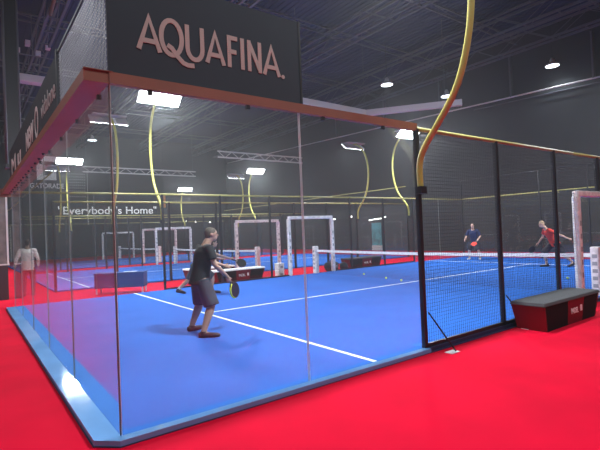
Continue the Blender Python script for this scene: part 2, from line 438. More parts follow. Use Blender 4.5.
def fence(label, ox, oy, eu, L, posts, z1=3.0, z0=0.03, sp=0.05, w=0.004, rail='rail', wirem='wire', post_h=None):
    t = thing('mesh_fence', label, 'mesh fence', (ox, oy, 0))
    ux, uy = eu
    for s in posts:
        x, y = ux*s, uy*s
        mb = MB().box(x-.03, y-.03, -.04, x+.03, y+.03, post_h or z1)
        p = mb.build('fence_post', 'black', t)
    ps = sorted(set([0]+list(posts)+[L]))
    for a, b in zip(ps[:-1], ps[1:]):
        if b-a < .2: continue
        wires((ux*a, uy*a), eu, b-a, z0, z1-.05, sp, w).build('wire_mesh', wirem, t)
    MB().tube([(0, 0, z1), (ux*L, uy*L, z1)], 0.032, n=8).build('top_rail', rail, t, smooth=True)
    MB().box(min(0, ux*L)-.02*abs(uy), min(0, uy*L)-.02*abs(ux), .0, max(0, ux*L)+.02*abs(uy), max(0, uy*L)+.02*abs(ux), .05).build('bottom_rail', 'black', t)
    return t
fence('black mesh fence with yellow top rail right of the glass corner', 4, 0, (1, 0), 4.85, [0, 2, 4], sp=.05)
fence('black mesh fence right of the near padded gate', 11.05, 0, (1, 0), 4.95, [.95, 2.95])
fence('black mesh fence on the far side, left of the far padded gate', 4, 10, (1, 0), 4.85, [0, 2, 4])
fence('black mesh fence on the far side, right of the far padded gate', 11.05, 10, (1, 0), 4.95, [.95, 2.95, 4.95])
fh = thing('mesh_fence', 'top rail of the near fence spanning the padded gate', 'rail', (8.85, 0, 0))
MB().tube([(0, 0, 3), (2.2, 0, 3)], .032).build('top_rail', 'rail', fh, smooth=True)
MB().box(1.11, -.04, 2.24, 1.19, .04, 2.98).build('fence_post', 'black', fh)
wires((0, 0), (1, 0), 2.2, 2.26, 2.95, .05, .004).build('wire_mesh', 'wire', fh)
fh = thing('mesh_fence', 'yellow rail and mesh above the far padded gate', 'rail', (8.85, 10, 0))
MB().tube([(0, 0, 3), (2.2, 0, 3)], .032).build('top_rail', 'rail', fh, smooth=True)
wires((0, 0), (1, 0), 2.2, 2.26, 2.95, .05, .004).build('wire_mesh', 'wire', fh)
# far glass top rails and end mesh
t = thing('top_rail_frame', 'thin yellow rail over the far end glass, with mesh above', 'rail', (20, 0, 0))
MB().tube([(0, 0, 3.0), (0, 10, 3.0)], .03).build('top_rail', 'rail', t, smooth=True)
wires((0, 0), (0, 1), 10, 3.05, 3.95, .05, .004).build('wire_mesh', 'wire', t)
MB().tube([(0, 0, 3.98), (0, 10, 3.98)], .02).build('top_bar', 'black', t, smooth=True)
for i in range(6): MB().box(-.03, i*2-.03, 0, .03, i*2+.03, 4.0).build('fence_post', 'black', t)
for y0, lab in ((0, 'near'), (10, 'far')):
    t = thing('top_rail_frame', 'yellow rail over the %s side glass at the far right end' % lab, 'rail', (16, y0, 0))
    MB().tube([(0, 0, 3.0), (4, 0, 3.0)], .03).build('top_rail', 'rail', t, smooth=True)
t = thing('top_rail_frame', 'yellow rail over the far side glass, behind the slogan', 'rail', (0, 10, 0))
MB().tube([(0.1, 0, 3.0), (4, 0, 3.0)], .03).build('top_rail', 'rail', t, smooth=True)

# red beam over the near corner
t = thing('header_beam', 'red steel beam running round the top of the glass corner', 'beam')
MB().prism([(-.2, -.02), (0, -.02), (0, 10.25), (-.2, 10.25)], 2.97, 3.07).build('end_beam', 'red', t)
MB().box(0, -.03, 2.97, 4.0, .03, 3.07).build('side_beam', 'red', t)
MB().box(-.2, -.035, 3.07, 0.03, .03, 3.074).build('corner_plate', 'red', t)
for i in range(14):
    y = 3.6+i*.48
    MB().ball((-.05, y, 2.962), .022, 8, 6).build('bolt', 'black', t)
MB().box(-.24, 10.2, 2.9, -.0, 10.34, 3.1).build('end_cap', 'red', t)
# sponsor banner over the near side
t = thing('sponsor_banner', 'charcoal banner reading AQUAFINA above the glass side', 'banner', (0, 0, 0))
MB().box(0, -.012, 3.075, 2.045, .012, 3.99).build('banner_panel', 'banner', t)
wid = .043
def letter(strokes, x0, w, z0, h, name='letter'):
    """each letter is one welded polygon set: mitred ribbons with thickness"""
    mb = MB()
    for si, st in enumerate(strokes):
        pts = [Vector((x0+p[0]*w, z0+p[1]*h)) for p in st]
        L = []; Q = []
        for i, p in enumerate(pts):
            closed = (pts[0]-pts[-1]).length < 1e-6
            pa = pts[i-1] if i > 0 else (pts[-2] if closed else None)
            pb = pts[i+1] if i < len(pts)-1 else (pts[1] if closed else None)
            d1 = (p-pa).normalized() if pa is not None else (pb-p).normalized()
            d2 = (pb-p).normalized() if pb is not None else d1
            n = Vector((-(d1+d2).y, (d1+d2).x)).normalized(); n1 = Vector((-d1.y, d1.x))
            k = min(1/max(n.dot(n1), .2), 2.0)*wid/2
            L.append(p+n*k); Q.append(p-n*k)
        for i in range(len(pts)-1):
            q = [L[i], L[i+1], Q[i+1], Q[i]]
            yf = -.019-.0012*si
            mb.add([(v.x, -.0125, v.y) for v in q]+[(v.x, yf, v.y) for v in q],
                   [(0,1,2,3),(7,6,5,4),(0,4,5,1),(2,6,7,3)]+([(1,5,6,2)] if i == len(pts)-2 else [])+([(3,7,4,0)] if i == 0 else []))
    return mb.build(name, 'banner_text', t)
Alet = [[(.1, 0), (.5, .93), (.9, 0)], [(.22, .27), (.78, .27)]]
Qlet = [[(.5+.5*math.cos(2*PI*i/24), .5+.5*math.sin(2*PI*i/24)) for i in range(25)], [(.28, .27), (.5, .20), (.75, .0), (1.05, -.17), (1.3, -.21), (1.6, -.19)]]
Ulet = [[(0, 1), (0, .4)]+[(.5-.5*math.cos(PI*i/10), .32-.32*math.sin(PI*i/10)) for i in range(11)]+[(1, .4), (1, 1)]]
Flet = [[(0, 0), (0, 1)], [(0, .93), (.95, .93)], [(0, .5), (.8, .5)]]
Ilet = [[(0, 0), (0, 1)]]
Nlet = [[(0, 0), (0, .95), (.0, 1)], [(0, .94), (1, .06)], [(1, 0), (1, 1)]]
zb, hh = 3.325, .32
for nm, s_, xa, xb in (('A', Alet, .235, .475), ('Q', Qlet, .465, .66), ('U', Ulet, .715, .865), ('A', Alet, .89, 1.115), ('F', Flet, 1.155, 1.255),
                       ('I', Ilet, 1.305, 1.306), ('N', Nlet, 1.385, 1.51), ('A', Alet, 1.54, 1.775)):
    letter(s_, xa, xb-xa, zb, hh)
MB().tube([(1.80, -.013, 3.335), (1.80, -.02, 3.335)], .022, n=12).build('full_stop', 'banner_text', t)
MB().box(2.03, -.02, 3.07, 2.055, .02, 4.0).build('banner_post', 'black', t)
# banner over the end wall + silver mesh
t = thing('sponsor_banner', 'long charcoal banner with white lettering above the red end beam', 'banner', (0, 0, 0))
MB().box(-.012, 2.4, 3.075, .012, 10.2, 4.07).build('banner_panel', 'banner', t)
EX = (0, -1, 0); EZ = (0, 0, 1)
text_part('vidalone', 'lettering', 'grey_print', t, (-.014, 3.95, 3.55), EX, EZ, 1.35, .27, bold=.0)
text_part('O', 'lettering', 'white_print', t, (-.014, 4.75, 3.38), EX, EZ, .42, .52)
text_part('NEW', 'lettering', 'white_print', t, (-.014, 6.15, 3.42), EX, EZ, 1.2, .36, bold=.03)
text_part('M', 'lettering', 'white_print', t, (-.014, 9.5, 3.35), EX, EZ, 1.1, .42, bold=.02)
text_part('u', 'lettering', 'white_print', t, (-.014, 7.9, 3.35), EX, EZ, .7, .30, bold=.02)
MB().box(-.03, 2.36, 3.07, .03, 2.42, 4.1).build('banner_post', 'black', t)
t = thing('mesh_screen', 'silver wire mesh panel between the two banners above the corner', 'mesh screen')
wires((0, 0.02), (0, 1), 2.34, 3.08, 4.07, .05, .005).build('wire_mesh', 'silver_wire', t)
MB().box(-.015, 0.0, 4.05, .015, 2.36, 4.08).build('top_bar', 'black', t)

# padel net
def net(label, x, y0, y1, sp=.045):
    t = thing('padel_net', label, 'net', (x, y0, 0))
    L = y1-y0
    def top(s): return .92-.04*math.sin(PI*s/L)
    mb = MB(); w = .0024; n = int((L-.2)/sp)
    for i in range(n+1):
        y = .1+i*(L-.2)/n; zt = top(y)-.04
        mb.add([(0, y-w, .02), (w, y, .02), (0, y+w, .02), (-w, y, .02), (0, y-w, zt), (w, y, zt), (0, y+w, zt), (-w, y, zt)], [(0,1,5,4),(1,2,6,5),(2,3,7,6),(3,0,4,7)])
    for k in range(19):
        fz = k/18
        for i in range(10):
            a, b = .1+(L-.2)*i/10, .1+(L-.2)*(i+1)/10
            za, zb_ = .03+(top(a)-.08)*fz, .03+(top(b)-.08)*fz
            mb.add([(0, a, za-w), (w, a, za), (0, a, za+w), (-w, a, za), (0, b, zb_-w), (w, b, zb_), (0, b, zb_+w), (-w, b, zb_)], [(0,1,5,4),(1,2,6,5),(2,3,7,6),(3,0,4,7)])
    mb.build('netting', 'net', t)
    tp = MB()
    for i in range(16):
        a, b = .08+(L-.16)*i/16, .08+(L-.16)*(i+1)/16
        tp.hexa([(-.008, a, top(a)-.085), (.008, a, top(a)-.085), (.008, b, top(b)-.085), (-.008, b, top(b)-.085)], [(-.008, a, top(a)), (.008, a, top(a)), (.008, b, top(b)), (-.008, b, top(b))])
    tp.build('net_tape', 'tape', t)
    for s in (0, 1):
        y = L*s
        p = MB().box(-.09, y-.09+(.09 if s == 0 else -.09), 0, .09, y+.09+(.09 if s == 0 else -.09), 1.06).build('net_post', 'pad', t, bevel=.02)
        yy = y+(.09 if s == 0 else -.09)
        for k in range(5):
            MB().box(-.094, yy-.05, .18+k*.16, -.09, yy+.05, .26+k*.16).build('printed_mark', 'pad_dark', p)
    return t
net('padel net with white tape across the nearest court', 10, 0, 10)
net('net of the middle court, left of the far padded gate', C2[0]+10, C2[1], C2[1]+10, .08)
net('net of the furthest court below the slogan', C3[0]+10, C3[1], C3[1]+10, .08)

# padded gates
def gate(label, x0, x1, y, h=2.2, w=.13):
    t = thing('gate_frame', label, 'gate frame', (0, 0, 0))
    for xx in (x0, x1):
        p = MB().box(xx-w/2, y-w/2, 0, xx+w/2, y+w/2, h-.06).build('post_pad', 'pad', t, bevel=.02)
        for k in range(5):
            MB().box(xx-.03, y-w/2-.003, .5+k*.26, xx+.03, y-w/2, .60+k*.26).build('printed_mark', 'pad_dark', p)
    MB().box(x0-.02, y-w/2, h-.07, x1+.02, y+w/2, h+.05).build('top_pad', 'pad', t, bevel=.02)
    return t
gate('white padded gate frame at the near net post, right frame edge', 8.92, 11.0, 0)
MB_t = thing('safety_cable', 'thin white cable hanging beside the near gate post', 'cable', (8.80, -.02, 0))
MB().tube([(0, 0, 2.2), (-.02, 0, 1.6), (0.0, 0, .8), (0, 0, .02)], .01, n=6).build('cable', 'white', MB_t)
gate('white padded gate frame at the far net post of the nearest court', 8.83, 10.97, 10)
gate('white padded gate frame on the near side of the middle court', 8.3, 10.45, C2[1]-.05)
gate('tall padded gate frame on the far side of the middle court', C2[0]+8.9, C2[0]+11.1, C2[1]+10.05)
gate('padded gate frame on the near side of the furthest court', C3[0]+8.9, C3[0]+11.1, C3[1]-.05)
gate('padded gate frame on the far side of the furthest court, below the slogan', C3[0]+8.7, C3[0]+11.2, C3[1]+10.05)

# neighbouring courts' enclosures
def enclosure(label, ox, oy):
    t = thing('court_enclosure', label, 'court fence', (ox, oy, 0))
    for y in (0, 10):
        for x in ([2, 4, 6, 8, 12, 14, 16, 18, 20]):
            MB().box(x-.04, y-.04, -.05, x+.04, y+.04, 3).build('fence_post', 'black', t)
        MB().tube([(2, y, 3), (20, y, 3)], .032).build('top_rail', 'rail', t, smooth=True)
        for a, b in ((4, 8.85), (11.1, 16)):
            wires((a, y), (1, 0), b-a, .03, 2.95, .1, .005).build('wire_mesh', 'wire', t)
        for a in (2, 16, 18):
            g = MB().box(a+.02, y-.006, .02, a+1.98, y+.006, 2.97); g.build('glass_panel', 'glass', t)
    for x in (2, 20):
        MB().tube([(x, 0, 4), (x, 10, 4)], .025).build('top_rail', 'rail', t, smooth=True)
        if x > 2: wires((x, 0), (0, 1), 10, 3.02, 3.98, .1, .006).build('wire_mesh', 'wire', t)
        for y in range(0, 10, 2):
            g = MB().box(x-.006, y+.02, .02, x+.006, y+1.98, 2.97); g.build('glass_panel', 'glass', t)
    return t
enclosure('glass and mesh enclosure with yellow rails around the middle court', *C2)
enclosure('glass and mesh enclosure with yellow rails around the furthest court', *C3)

# curved light poles
def light_pole(label, x, y, side, power, first=[None]):
    """side = -1: on the near side (bulges to -y, lamp faces +y); +1: far side"""
    rz = 0 if side < 0 else PI
    if first[0] is None:
        t = thing('floodlight_pole', label, 'floodlight', (x, y, 0), rz, 'yellow curved floodlight poles')
        prof = [(-.045, 2.15), (-.045, 2.5), (-.14, 2.72), (-.40, 3.03), (-.65, 3.36), (-.80, 3.72), (-.90, 4.15), (-.93, 4.6), (-.88, 5.05), (-.72, 5.5), (-.45, 5.85), (-.1, 6.08), (.1, 6.15)]
        pts = [Vector((0, a, b)) for a, b in prof]
        # smooth the profile
        sm = []
        for i in range(len(pts)-1):
            p0, p1, p2, p3 = pts[max(i-1, 0)], pts[i], pts[i+1], pts[min(i+2, len(pts)-1)]
            for k in range(4):
                u = k/4
                sm.append(0.5*((2*p1)+(p2-p0)*u+(2*p0-5*p1+4*p2-p3)*u*u+(3*p1-p0-3*p2+p3)*u**3))
        sm.append(pts[-1])
        MB().tube(sm, .043, n=10).build('curved_arm', 'yellow', t, smooth=True)
        MB().box(-.06, -.10, 2.1, .06, -.0, 2.2).build('pole_clamp', 'black', t)
        h = MB().box(-.58, -.2, 6.13, .58, .28, 6.17).build('lamp_bracket', 'case', t)
        for i in range(3):
            cx = -.45+i*.45
            R = Matrix.Rotation(math.radians(-40), 4, 'X')   # tilt toward the court
            mb = MB().box(-.21, -.22, 0, .21, .22, .07); mb.v = [tuple(Matrix.Translation((cx, .12, 5.99)) @ R.inverted() @ Vector(v)) for v in mb.v]
            hd = mb.build('lamp_head', 'case', t)
            mb = MB().box(-.20, -.21, -.012, .20, .21, 0); mb.v = [tuple(Matrix.Translation((cx, .12, 5.99)) @ R.inverted() @ Vector(v)) for v in mb.v]
            mb.build('led_window', 'led', hd)
        first[0] = t
    else:
        t = dup(first[0], (x, y, 0), rz, label)
    l = bpy.data.lights.new('flood', 'AREA'); l.shape = 'RECTANGLE'; l.size = 1.1; l.size_y = .3; l.energy = power; l.color = (.90, .95, 1.0)
    lo = bpy.data.objects.new('flood_light_source', l); COL.objects.link(lo)
    d = -side
    lo.location = (x, y+d*.22, 5.90)
    dirv = Vector((0, d*math.sin(math.radians(32)), -math.cos(math.radians(32))))
    lo.rotation_euler = dirv.to_track_quat('-Z', 'Y').to_euler()
    return t
PW = 620
light_pole('tall yellow curved pole rising past the top of the picture', 4, 0, -1, PW)
light_pole('yellow curved floodlight pole behind the brightest lamp on the far side', 15.8, 10, 1, PW)
light_pole('yellow curved floodlight pole beyond the right frame edge', 16, 0, -1, PW)
light_pole('yellow floodlight pole with the glaring lamp below the banner', 4, 10, 1, PW)
light_pole('yellow curved pole seen through the glass left of the slogan end', C2[0]+3.9, C2[1], -1, PW)
light_pole('yellow arc with dark lamp right of the glass joint', C2[0]+16.1, C2[1], -1, PW)
light_pole('yellow floodlight pole with three lamp heads at the far left', C2[0]+4.25, C2[1]+10, 1, PW)
light_pole('yellow floodlight pole with bright lamp right of the player in black', C2[0]+16, C2[1]+10, 1, PW)
light_pole('distant yellow floodlight pole near the left end of the slogan', C3[0]+4, C3[1], -1, PW)
light_pole('distant yellow arc left of the bright middle court lamp', C3[0]+16, C3[1], -1, PW)
light_pole('distant bright floodlight directly above the player in black', C3[0]+16, C3[1]+10, 1, PW)

# ------------------------------------------------------------------ benches, tables, small things
def bench(label, loc, rz=0, first=[None]):
    if first[0] is None:
        t = thing('bench', label, 'bench', loc, rz)
        # front faces -y; flared box, 2 m long
        b0, b1, t0, t1 = .09, 1.88, -.02, 2.0
        yb0, yb1, yt0, yt1 = -.24, .22, -.27, .25
        Z = .40
        def sec(u0, u1, nm, m, par=t):
            xb0, xb1 = b0+(b1-b0)*u0, b0+(b1-b0)*u1; xt0, xt1 = t0+(t1-t0)*u0, t0+(t1-t0)*u1
            return MB().hexa([(xb0, yb0, 0), (xb1, yb0, 0), (xb1, yb1, 0), (xb0, yb1, 0)], [(xt0, yt0, Z), (xt1, yt0, Z), (xt1, yt1, Z), (xt0, yt1, Z)]).build(nm, m, par)
        sec(0, .02, 'end_panel', 'benchred'); sec(.02, .40, 'front_panel', 'benchblack')
        mid = sec(.40, .70, 'front_panel', 'benchred', t); mid['label'] = 'red centre panel with white lettering'
        sec(.70, .98, 'front_panel', 'benchblack'); sec(.98, 1, 'end_panel', 'benchred')
        text_part('PADEL', 'lettering', 'white_print', mid, (.90, -.262, .17), (1, 0, 0), (0, 0, 1), .26, .09, bold=.02)
        MB().box(1.24, -.266, .18, 1.31, -.258, .28).build('emblem', 'white_print', mid)
        MB().hexa([(t0-.02, yt0-.02, Z), (t1+.02, yt0-.02, Z), (t1+.02, yt1+.02, Z), (t0-.02, yt1+.02, Z)], [(t0, yt0, Z+.055), (t1, yt0, Z+.055), (t1, yt1, Z+.055), (t0, yt1, Z+.055)]).build('cushion', 'cushion', t, bevel=.012)
        first[0] = t; return t
    return dup(first[0], loc, rz, label)
bench('dark red and black padded bench against the near fence', (6.04, -.38, -.05))
bench('black and red bench behind the net, right of the bags', (12.25, 10.7, -.05))
bench('bench behind the fence right of the player in black', (6.0, 10.75, -.05))
bench('bench standing before the middle court, left of the player in black', (5.75, 12.55, -.05), .05)

for o in list(bpy.data.objects):
    if o.name.startswith('bench') and o.parent is None and o.location.x < 6.02 and o.location.y > 10:
        for c in o.children:
            if c.name.startswith('cushion'):
                c.data = c.data.copy(); c.data.materials[0] = M['white']; c.name = 'bench_top_sheen'; c['label'] = 'white bench top'  # cushion turned white in place of light reflected off the top
t = thing('table', 'navy skirted table on white legs behind the glass', 'table', (2.95, 11.0, -.05), -.55)
MB().box(-.75, -.25, .18, .75, .25, .62).build('table_skirt', 'navy', t, bevel=.015)
MB().box(-.77, -.27, .62, .77, .27, .65).build('table_top', 'navy', t)
for sx in (-.7, .7):
    for sy in (-.2, .2): MB().box(sx-.02, sy-.02, 0, sx+.02, sy+.02, .2).build('leg', 'white', t)
o = tag(MB().box(-.2, -.08, 0, .2, .08, .012).build('white_tray', 'white', bevel=.004), 'white tray lying on the navy skirted table', 'tray'); o.location = (3.2, 10.85, .601); o.rotation_euler.z = -.5
for k, (dz, lab) in enumerate(((0, 'white box on the red floor beside the far gate, lower of two'), (.27, 'white box stacked on top of another beside the far gate'))):
    t = thing('storage_box', lab, 'box', (8.62, 10.42, -.05+dz), .1*k, 'white boxes beside the far gate')
    MB().box(-.13, -.13, 0, .13, .13, .235).build('box_body', 'white', t, bevel=.01)
    MB().box(-.138, -.138, .235, .138, .138, .262).build('lid', 'white', t, bevel=.006)
    MB().box(-.06, -.134, .08, .06, -.13, .16).build('printed_mark', 'pad_dark', t)
def bag(label, loc, rz, L, r, m='bag'):
    t = thing('sports_bag', label, 'bag', loc, rz)
    MB().tube([(-L/2, 0, r*.9), (-L/2+.05, 0, r), (0, 0, r*1.05), (L/2-.05, 0, r), (L/2, 0, r*.9)], [(r*.7, r*.7), (r, r), (r*1.05, r*1.05), (r, r), (r*.7, r*.7)], n=14).build('bag_body', m, t, smooth=True)
    MB().tube([(-L/4, -.02, r*1.9), (-L/8, -.03, r*2.4), (L/8, -.03, r*2.4), (L/4, -.02, r*1.9)], .012, n=6).build('handle', 'black', t, smooth=True)
    MB().box(-L/4, -r*1.04, r*.8, L/4, -r*.98, r*1.3).build('side_pocket', 'pad_dark', t)
    return t
bag('black sports bag on the floor beside the far gate post', (11.25, 10.45, -.05), .2, .6, .2)
bag('dark sports bag resting against the black and red bench', (11.72, 10.22, -.05), .9, .45, .17)
BX = [((10.47, 7.75), 'tennis ball near the net, leftmost of the balls'), ((9.94, 6.2), 'tennis ball at the foot of the net'),
      ((9.7, 5.35), 'tennis ball beside the centre line'), ((12.6, 1.8), 'tennis ball beyond the net near the mesh fence')]
for (x, y), lab in BX:
    o = MB().ball((0, 0, 0), .036, 12, 8).build('tennis_ball', 'ball', smooth=True); o.location = (x, y, .036)
    tag(o, lab, 'ball', 'tennis balls on the court')

# braces at fence posts
for xx, lab in ((4.0, 'thin black diagonal brace at the foot of the first fence post'), (6.0, 'thin black diagonal brace beside the bench')):
    t = thing('post_brace', lab, 'brace', (xx, 0, 0))
    MB().tube([(.05, -.04, .48), (.26, -.30, -.04)], .011, n=6).build('rod', 'black', t)
    MB().box(.12, -.34, -.05, .30, -.22, -.042).build('foot_plate', 'case', t)

# slogan wall, sponsor logo board, posters and bulbs
t = thing('slogan_sign', 'dark wall board with the quoted white slogan', 'sign', (0, 45.55, 0))
MB().box(5.6, 0, 3.2, 23.5, .1, 8.6).build('sign_board', 'wall', t)
MB().box(9.0, -.03, 3.2, 9.1, 0, 8.6).build('board_seam', 'duct', t)
text_part("\"Everybody's Home\"", 'lettering', 'brightened', t, (6.35, -.01, 4.05), (1, 0, 0), (0, 0, 1), 9.7, 1.05, bold=.008)
t = thing('logo_board', 'grey board with a large G emblem above GATORADE', 'sign', (0, 45.2, 0))
MB().box(3.4, 0, 5.7, 9.0, .12, 10.8).build('sign_board', 'wall', t)
g = MB()
def bar(x0, z0, x1, z1): g.box(x0, -.03, z0, x1, 0, z1)
bar(4.6, 7.75, 5.1, 9.75); bar(4.6, 9.4, 6.25, 9.9); bar(4.6, 7.6, 6.25, 8.05); bar(5.75, 7.75, 6.25, 8.85); bar(5.45, 8.45, 6.25, 8.85)
g.build('emblem', 'brightened_grey', t)
text_part('GATORADE', 'lettering', 'brightened_grey', t, (4.0, -.01, 6.8), (1, 0, 0), (0, 0, 1), 2.9, .48, bold=.02)
d = MB()
for i in range(9):
    for k in range(9): d.box(7.2+i*.19, -.02, 6.0+k*.28, 7.2+i*.19+.07, 0, 6.0+k*.28+.1)
d.build('dot_pattern', 'grey_print', t)
t = thing('poster', 'teal poster standing at the foot of the right wall', 'poster', (XW-.3, 20.75, 0))
MB().box(0, -.5, .35, .05, .5, 2.1).build('poster_face', 'teal', t)
MB().box(-.03, -.52, -.05, .05, .52, .35).build('poster_base', 'duct', t)
for k in range(11):
    y = 21.55-k*.17
    o = MB().ball((0, 0, 0), .05, 8, 6).build('light_bulb', 'bulb', smooth=True); o.location = (XW-.19, y, 2.33+.012*k+(.05 if k > 8 else 0))
    tag(o, 'small bulb in the string of lights above the teal poster', 'bulb', 'string of bulbs above the teal poster')
for k, (y, z, xx) in enumerate(((45.3, 3.35, 19.4), (45.3, 3.3, 20.5), (45.3, 3.2, 22.3), (45.3, 3.3, 23.6))):
    o = MB().ball((0, 0, 0), .10, 8, 6).build('light_bulb', 'bulb', smooth=True); o.location = (xx, y, z)
    tag(o, 'round white bulb hanging before the dark far wall', 'bulb', 'round bulbs before the far wall')
for k, (y, z) in enumerate(((33.5, 3.0), (29.5, 2.9), (25.3, 2.6), (23.2, 2.7))):
    o = MB().ball((0, 0, 0), .08, 8, 6).build('light_bulb', 'bulb', smooth=True); o.location = (XW-.6, y, z)
    tag(o, 'round white bulb hanging before the dark right wall', 'bulb', 'round bulbs before the right wall')
t = thing('hanging_flag', 'narrow orange banner hanging above the head of the player in black', 'flag', (16.6, 44.5, 0))
MB().box(-.14, 0, 4.9, .14, .03, 6.2).build('cloth', 'orange', t)
MB().tube([(0, .015, 6.2), (0, .015, 12.4)], .012, n=5).build('cord', 'black', t)
# booth at left edge
t = thing('booth_partition', 'dark based partition with grey upper panel at the left edge', 'partition', (0, 12.4, -.05))
MB().box(-.36, 0, 0, .02, .12, 1.05).build('base_panel', 'booth_dark', t)
MB().box(-.36, .02, 1.09, .0, .1, 3.4).build('upper_panel', 'booth', t)
MB().box(-.38, -.02, 1.05, .06, .14, 1.09).build('ledge', 'duct', t)
MB().box(.0, -.0, 1.09, .05, .1, 3.4).build('edge_post', 'duct', t)
t = thing('doorway_frame', 'dark doorway with thin pale frame behind the walker', 'doorway', (2.0, 44.6, -.05))
MB().box(.35, 0, 0, 4.6, .3, 3.3).build('door_leaf', 'booth_dark', t)
MB().box(.25, -.05, 3.3, 4.7, .3, 3.42).build('head_rail', 'duct', t)
MB().box(.25, -.05, 0, .35, .3, 3.3).build('jamb', 'duct', t)

# ------------------------------------------------------------------ people
def V(*a): return Vector(a)
def hand_mb(mb, wrist, direc, palm_n, s=1.0, curl=.6, thumb_side=None):
    d = Vector(direc).normalized(); n = Vector(palm_n); n = (n-d*n.dot(d)).normalized(); w = d.cross(n)
    ts = 1 if thumb_side is None else thumb_side
    mb.tube([wrist, wrist+d*.045*s, wrist+d*.09*s], [(.024*s, .028*s), (.018*s, .040*s), (.016*s, .038*s)], n=10, lat=n)
    for i, (off, ln) in enumerate(((.030, .070), (.010, .080), (-.010, .074), (-.030, .058))):
        a = wrist+d*.082*s+w*off*s*ts; b = a+(d*math.cos(curl*.5)+n*math.sin(curl*.5))*ln*.45*s
        c = b+(d*math.cos(curl*1.3)+n*math.sin(curl*1.3))*ln*.3*s; e = c+(d*math.cos(curl*2)+n*math.sin(curl*2))*ln*.28*s
        mb.tube([a, b, c, e], [.0095*s, .009*s, .0082*s, .007*s], n=6)
    a = wrist+d*.03*s+w*.026*s*ts; b = a+(d*.6+w*.6*ts+n*.3)*.04*s; c = b+(d*.8+w*.1*ts+n*.6)*.032*s
    mb.tube([a, b, c], [.012*s, .011*s, .008*s], n=6)

